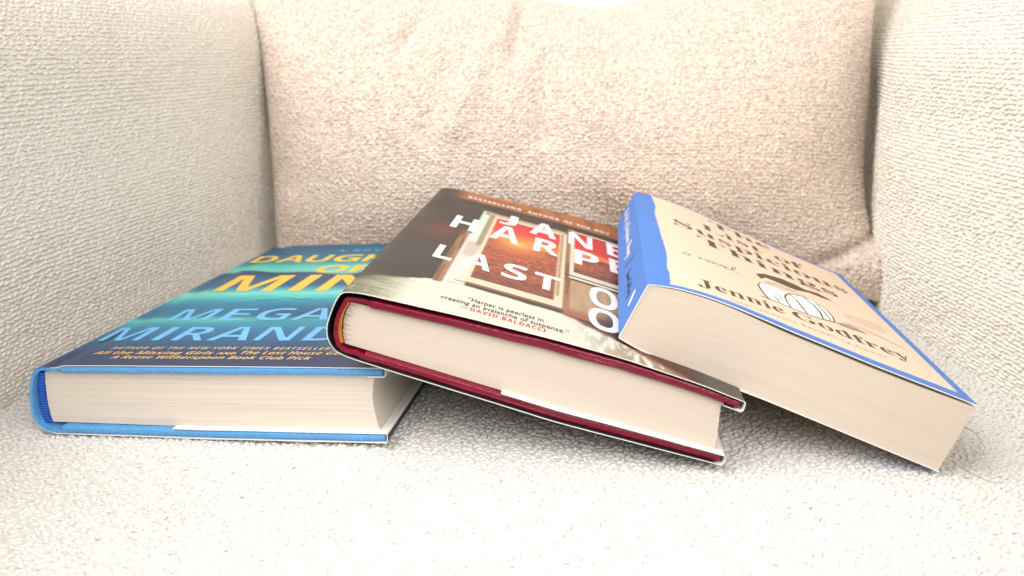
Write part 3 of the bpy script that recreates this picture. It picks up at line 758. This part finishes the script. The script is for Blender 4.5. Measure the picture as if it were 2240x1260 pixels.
# ================================================================ book 2: window cover
r2 = empty('hardcover_book', place(2, [[79, 118, 0]])[0])
tag(r2, 'crimson hardcover in dark jacket with sunset windows, leaning on the blue book', 'book', 'books fanned out on the armchair seat')
j2 = hardcover(2, r2, MAT['red_cloth'], MAT['gold_band'], MAT['pages_smooth'], art_window, 2.1, .5, 2.3,
    [(10, 28), (4, 27.7), (-.8, 26.6), (-3.2, 23.6), (-5.2, 17.5), (-6.5, 11), (-5.9, 6.0), (-3.2, 2.0), (0, .6), (5, .1)],
    [(1.6, 22.0), (.2, 19), (-.8, 14.5), (-.8, 9), (.4, 4.1), (60, 4.0), (154.6, 4.0), (154.0, 9), (152.4, 16), (151.2, 21.6), (151.6, 23.6), (90, 22.9)],
    66, .2, [(.7, 22.2), (-.9, 18.8), (-1.8, 14.4), (-1.8, 9), (-.7, 4.4)], hbt=.65, case_a=(3.4, -.9), outside=MAT['case_black'])
tilt2 = lambda u, v: -.12*(u-44)
lettering('author_lettering', 2, [('J', 'sans', 43.8, 53.6, 174, 194), ('A', 'sans', 62.2, 77.8, 163.5, 195), ('N', 'sans', 85, 99.2, 164, 192.5), ('E', 'sans', 107.8, 118.5, 165.5, 194),
    ('H', 'sans', 19.6, 33.2, 132, 161), ('A', 'sans', 42, 57.8, 130, 163), ('R', 'sans', 66.3, 80, 127.5, 156), ('P', 'sans', 88.8, 102.5, 125.5, 155), ('E', 'sans', 108.3, 119, 130, 158)], MAT['ink_white'], j2, warp=tilt2)
lettering('title_lettering', 2, [('L', 'sans', 21.3, 30.3, 68, 91.5), ('A', 'sans', 35, 49.2, 67, 92), ('S', 'sans', 54.5, 66.4, 66.5, 90), ('T', 'sans', 69.8, 82.3, 64.2, 88),
    ('O', 'sans', 96.5, 110, 62.6, 93), ('N', 'sans', 115, 129, 62, 92), ('O', 'sans', 95.7, 109.8, 32.4, 60), ('U', 'sans', 115, 129, 32, 60)], MAT['ink_white'], j2, warp=tilt2)
lettering('quote_lettering', 2, [('\u201cHarper is peerless in', 'gill', 45.0, 76.8, 19.6, 24.0, 0, 1.05, .006), ('creating an avalanche of suspense.\u201d', 'gill', 34.6, 87.4, 14.0, 18.4, 0, 1.05, .006), ('\u2014', 'gill', 43.6, 46.8, 9.0, 12.6, 0, 1, .01)],
    MAT['ink_black'], j2, warp=tilt2)
lettering('reviewer_lettering', 2, [('DAVID BALDACCI', 'sans', 47.6, 78.3, 8.6, 12.4, 0, 1.15)], MAT['ink_red'], j2, warp=tilt2)
lettering('tagline_lettering', 2, [('BESTSELLING', 'sans', 18.8, 53.5, 215.2, 220.2, 0, 1.25), ('AUTHOR', 'sans', 57.6, 78.2, 215.2, 220.2, 0, 1.25), ('OF', 'sans', 81.2, 87, 215.2, 220.2, 0, 1.1),
    ('THE', 'sans', 89.3, 98.4, 215.6, 220.6, 0, 1.1), ('DRY', 'sans', 101.4, 111.2, 216, 221, 0, 1.1)], MAT['ink_white'], j2, warp=tilt2)
# dark gaps where the glued sections fan open beside the spine
parts = []
rs = np.random.RandomState(4)
for k in range(24):
    c = 5.0+16.2*k/23+rs.uniform(-.2, .2); L_ = rs.uniform(.8, 4.6)*(1 if k % 3 else .5); a0 = np.interp(c, [4, 9, 14.5, 19, 22], [.4, -.8, -.8, .2, 1.6])
    up = (13-c)*.03+rs.uniform(-.05, .05)
    parts.append((np.array([(a0-.1, 3.52, c-.10), (a0+L_, 3.52, c+up*L_), (a0-.1, 3.52, c+.10)]), [(0, 1, 2)]))
    parts.append((np.array([(a0-.1, 3.59, c-.10), (a0+L_, 3.59, c+up*L_), (a0-.1, 3.59, c+.10)]), [(2, 1, 0)]))
G, GF = merge(parts)
make('section_gap', place(2, G), GF, MAT['fold_dark'], r2, rest=G, smooth=False)

# ================================================================ book 3: peach and blue paperback
r3 = empty('paperback_book', place(3, [[68, 100, 0]])[0])
tag(r3, 'thick peach paperback with a torn blue spine edge, propped highest at the right', 'book', 'books fanned out on the armchair seat')
W, H, T = DIM[3]
top = [(a, T) for a in np.arange(W, 1.0, -.45)]
bot = [(a, 0.0) for a in np.arange(1.2, W, 3.0)]+[(W, 0)]
corner_t = [(.6, T-.02), (.25, T-.15), (.05, T-.45), (0, T-.9)]
corner_b = [(0, .9), (.05, .45), (.25, .15), (.6, .02)]
path = np.array(top+corner_t+[(0, c) for c in np.arange(T-1.6, 1.2, -.5)]+corner_b+bot)
cov = sheet('cover', 3, path[::-1], .38, -.9, H, 420, MAT['paperback'], r3, lambda R: art_peach(R, None))
gapc = lambda a: .42+.75*ss(a, 28, 60)*(1-.55*ss(a, 110, 137))
blk = [(.45, .45), (40, .45), (90, .45), (W-.4, .45), (W-.3, T*.5), (W-.5, T-.5-gapc(W))]+[(a, T-.5-gapc(a)) for a in np.arange(W-8, 6, -8.0)]+[(.45, T-.5)]
def jit3(R):
    R[..., 1] += 0; return R
prism('page_block', 3, blk, -.5, H-.25, 30, MAT['pages_tan'], r3, step=2.0)
lettering('title_lettering', 3, [('The', 'serif', 46, 86, 180.5, 195.5, 0, 1, -.006), ('List', 'serif', 38, 76, 157, 172, 0, 1, -.006), ('of', 'serif', 84, 103.5, 157, 172, 0, 1, -.006), ('Suspicious', 'serif', 19.5, 124, 135, 150.5, 0, 1, -.006), ('Things', 'serif', 31, 111.5, 112, 127.5, 0, 1, -.006)], MAT['ink_umber'], cov, warp=warp3)
lettering('author_lettering', 3, [('Jennie', 'serif', 20.8, 61.5, 24, 35, 0, 1, -.005), ('Godfrey', 'serif', 66.0, 121, 25, 36, 0, 1, -.005)], MAT['ink_umber'], cov, warp=warp3)
pen = [[(3,3.6),(1.5,4),(.2,2.5),(.8,.3),(2.4,.8),(3.1,3.4),(3,1),(4.2,.3)], [(7.6,4.2),(7.3,.3),(8.5,3.2),(9.8,3.9),(10.3,2),(10.3,.5),(11.2,1)],
       [(13,3.9),(11.6,3),(11.5,.9),(12.8,.2),(14,1.2),(13.8,3.2),(13,3.9),(15,3.4)], [(15,3.9),(16.2,.3),(17.8,3.9),(18.6,3.4)],
       [(18.6,1.8),(20.3,2.6),(19.8,4),(18.6,2.6),(19,.4),(20.6,.5),(22,1.6)], [(22,1.6),(25,8),(25.6,10.4),(24.2,9.8),(23,4),(23.4,.6),(25,.4),(26.6,1)]]
Vl, Fl = merge([tri_strip_line([(18.5+x*1.11, 71.6+y*1.05) for x, y in spline(p_, 26)[0]], .42) for p_ in pen])
print_on('novel_lettering', 3, Vl, Fl, MAT['ink_umber'], cov, warp=warp3)
lettering('bestseller_lettering', 3, [('Internationally Bestselling Author', 'gill', 34.5, 106, 15.0, 18.2, 0, 1.2)], MAT['ink_rose'], cov, warp=warp3)
lettering('quote_lettering', 3, [('A remarkable debut, both warm', 'gill', 101, 124, 79.5-0, 81.6), ('and full of heart and wonder', 'gill', 102, 124, 75.5, 77.6), ('about friendship and family', 'gill', 102, 124, 71.5, 73.6), ('in a town held by fear', 'gill', 104, 122, 67.5, 69.6)], MAT['ink_rose'], cov,
          warp=lambda u, v: .25*(u-112))
# line drawing: a car under a dark cap shape with its long shadow
hat = [(58.9,85.0),(64.9,94.3),(76.2,100.9),(83.3,100.4),(88.2,98.5),(96.0,103.0),(103.0,98.7),(96.5,96.0),(89.4,95.0),(80.8,87.4),(77.6,86.5),(72.7,86.3),(68.9,86.7),(63.7,85.6),(60.3,77.8)]
body = [(55.4,59.6),(57.5,66.5),(61.3,70.9),(66.0,72.1),(70.8,70.6),(73.4,70.3),(81.7,77.0),(87.8,75.7),(91.9,68.3),(92.2,58.7),(90.7,49.4),(86.1,46.8),(81.0,44.4),(75.7,41.3),(70.7,40.7),(66.0,39.9),(61.5,41.5),(56.9,41.0),(55.9,46.8)]
print_on('cap_print', 3, hat, [tuple(range(len(hat)))], MAT['ink_umber'], cov, lift=.10)
print_on('car_print', 3, body, [tuple(range(len(body)))], MAT['ink_white'], cov, lift=.10)
lines = [([(55.4,59.6),(55.6,52),(55.9,46.8),(56.9,41.0)], .9), ([(55.4,59.6),(57.5,66.5),(61.3,70.9),(66,72.1),(70.8,70.6)], .55), ([(73.4,70.3),(70.5,65),(68.5,58.8),(67.6,50),(67.8,41.7)], .9),
         ([(73.4,70.3),(77,73.4),(81.7,77.0),(87.8,75.7),(91.9,68.3),(92.2,58.7),(90.7,49.4)], .8), ([(73,69),(75.3,62.2),(75.2,54.2),(75.7,41.3)], .9), ([(81.8,75.9),(84.8,68.1),(85.5,56.7),(84.3,46.6)], 1.1),
         ([(61.4,51.4),(62.2,47),(62.5,42.8)], .8), ([(64.3,57.7),(65.2,54.5),(65.7,51.6)], .6), ([(87.5,72),(89,62),(88.6,48.8)], .8), ([(53.0,39.1),(61.5,41.0),(70.7,40.4),(82.9,43.7),(90.7,48.6)], .7),
         ([(57,62),(62,66),(67,66)], .3), ([(57,56),(61,60),(65,62)], .3), ([(58,50),(61,53),(64,57)], .3), ([(69.5,56),(73,58),(75,60)], .3), ([(69,51),(72,53),(75,54)], .3), ([(69,46),(72,48),(75,49)], .3), ([(76,52),(80,55),(85,57)], .4), ([(62,76),(68,80),(74,80),(80,82)], .5), ([(63,73.5),(70,77),(78,78),(84,80)], .35),
         ([(95.5,95.8),(100,94.5),(105.5,92.5)], .4)]
Vl, Fl = merge([tri_strip_line(p, w) for p, w in lines])
print_on('line_drawing', 3, Vl, Fl, MAT['ink_umber'], cov, lift=.17)
sh = [(90.9,48.6),(94.6,52.6),(99.7,56.0),(104,54.9),(107.2,51.4),(100.4,48.4),(95,47.4)]
print_on('shadow_print', 3, sh, [tuple(range(len(sh)))], MAT['ink_shadow'], cov, lift=.10)
Vl, Fl = merge([tri_strip_line([(97,58.0),(102,58.6),(108.2,59.6),(117,55.6),(126.5,50.8)], [.4,.7,.9,.8,.4])])
print_on('pole_print', 3, Vl, Fl, MAT['ink_shadow'], cov, lift=.10)
# spine: white handwriting, slash, dark name, small oval
def spine_text(name, s, style, b_from, b_to, c0, c1, mat, bold=0.0):
    V, F = text_shape(s, style, 1.0, bold)
    x0, x1 = V[:, 0].min(), V[:, 0].max(); k = (c1-c0)/cap_h(style)
    UV = np.stack([b_from+(V[:, 0]-x0)/(x1-x0)*(b_to-b_from), c0+V[:, 1]*k], 1)
    return print_on(name, 3, UV, F, mat, cov, face='spine')
spine_text('spine_title', 'The List of Suspicious Things', 'script', 192, 85, 12.0, 18.5, MAT['ink_white'], .012)
Vl, Fl = merge([tri_strip_line([(70, 20.2), (77, 8.9)], .9)]); print_on('spine_slash', 3, Vl, Fl, MAT['ink_black'], cov, face='spine')
spine_text('spine_author', 'Jennie Godfrey', 'script', 62, 27, 10.5, 15.5, MAT['ink_black'])
ov = [(16.3+2.4*math.cos(t), 14.2+3.9*math.sin(t)) for t in np.linspace(0, 2*math.pi, 25)[:-1]]
ov = [(p[0]+.45*(p[1]-14.2), p[1]) for p in ov]
print_on('spine_emblem', 3, ov, [tuple(range(len(ov)))], MAT['ink_white'], cov, face='spine')

# ================================================================ small things on the seat
def strand(pts, r, label):
    p, s = spline(pts, 40); V = []; n = 5
    t = np.gradient(p, axis=0); t /= np.linalg.norm(t, axis=1)[:, None]
    e1 = np.cross(t, [0, 0, 1.0]); e1 /= np.linalg.norm(e1, axis=1)[:, None]+1e-9; e2 = np.cross(t, e1)
    for k in range(n):
        a = 2*math.pi*k/n; V.append(p+(e1*math.cos(a)+e2*math.sin(a))*r)
    V = np.stack(V, 0).reshape(-1, 3)
    o = make('hair', V, grid_faces(n, 40, closed_u=True), MAT['hair'], None, rest=V*1000)
    return tag(o, label, 'hair', 'stray hairs on the seat')
strand([(.1745, .302, .0075), (.1775, .297, .0062), (.180, .291, .0058), (.184, .286, .0055), (.188, .285, .006)], .00010, 'thin dark hair running forward from the paperback corner')
strand([(.1895, .328, .0090), (.1925, .324, .0105), (.1945, .318, .0100), (.1945, .311, .0075)], .00009, 'short curved hair standing on the seat right of the paperback')
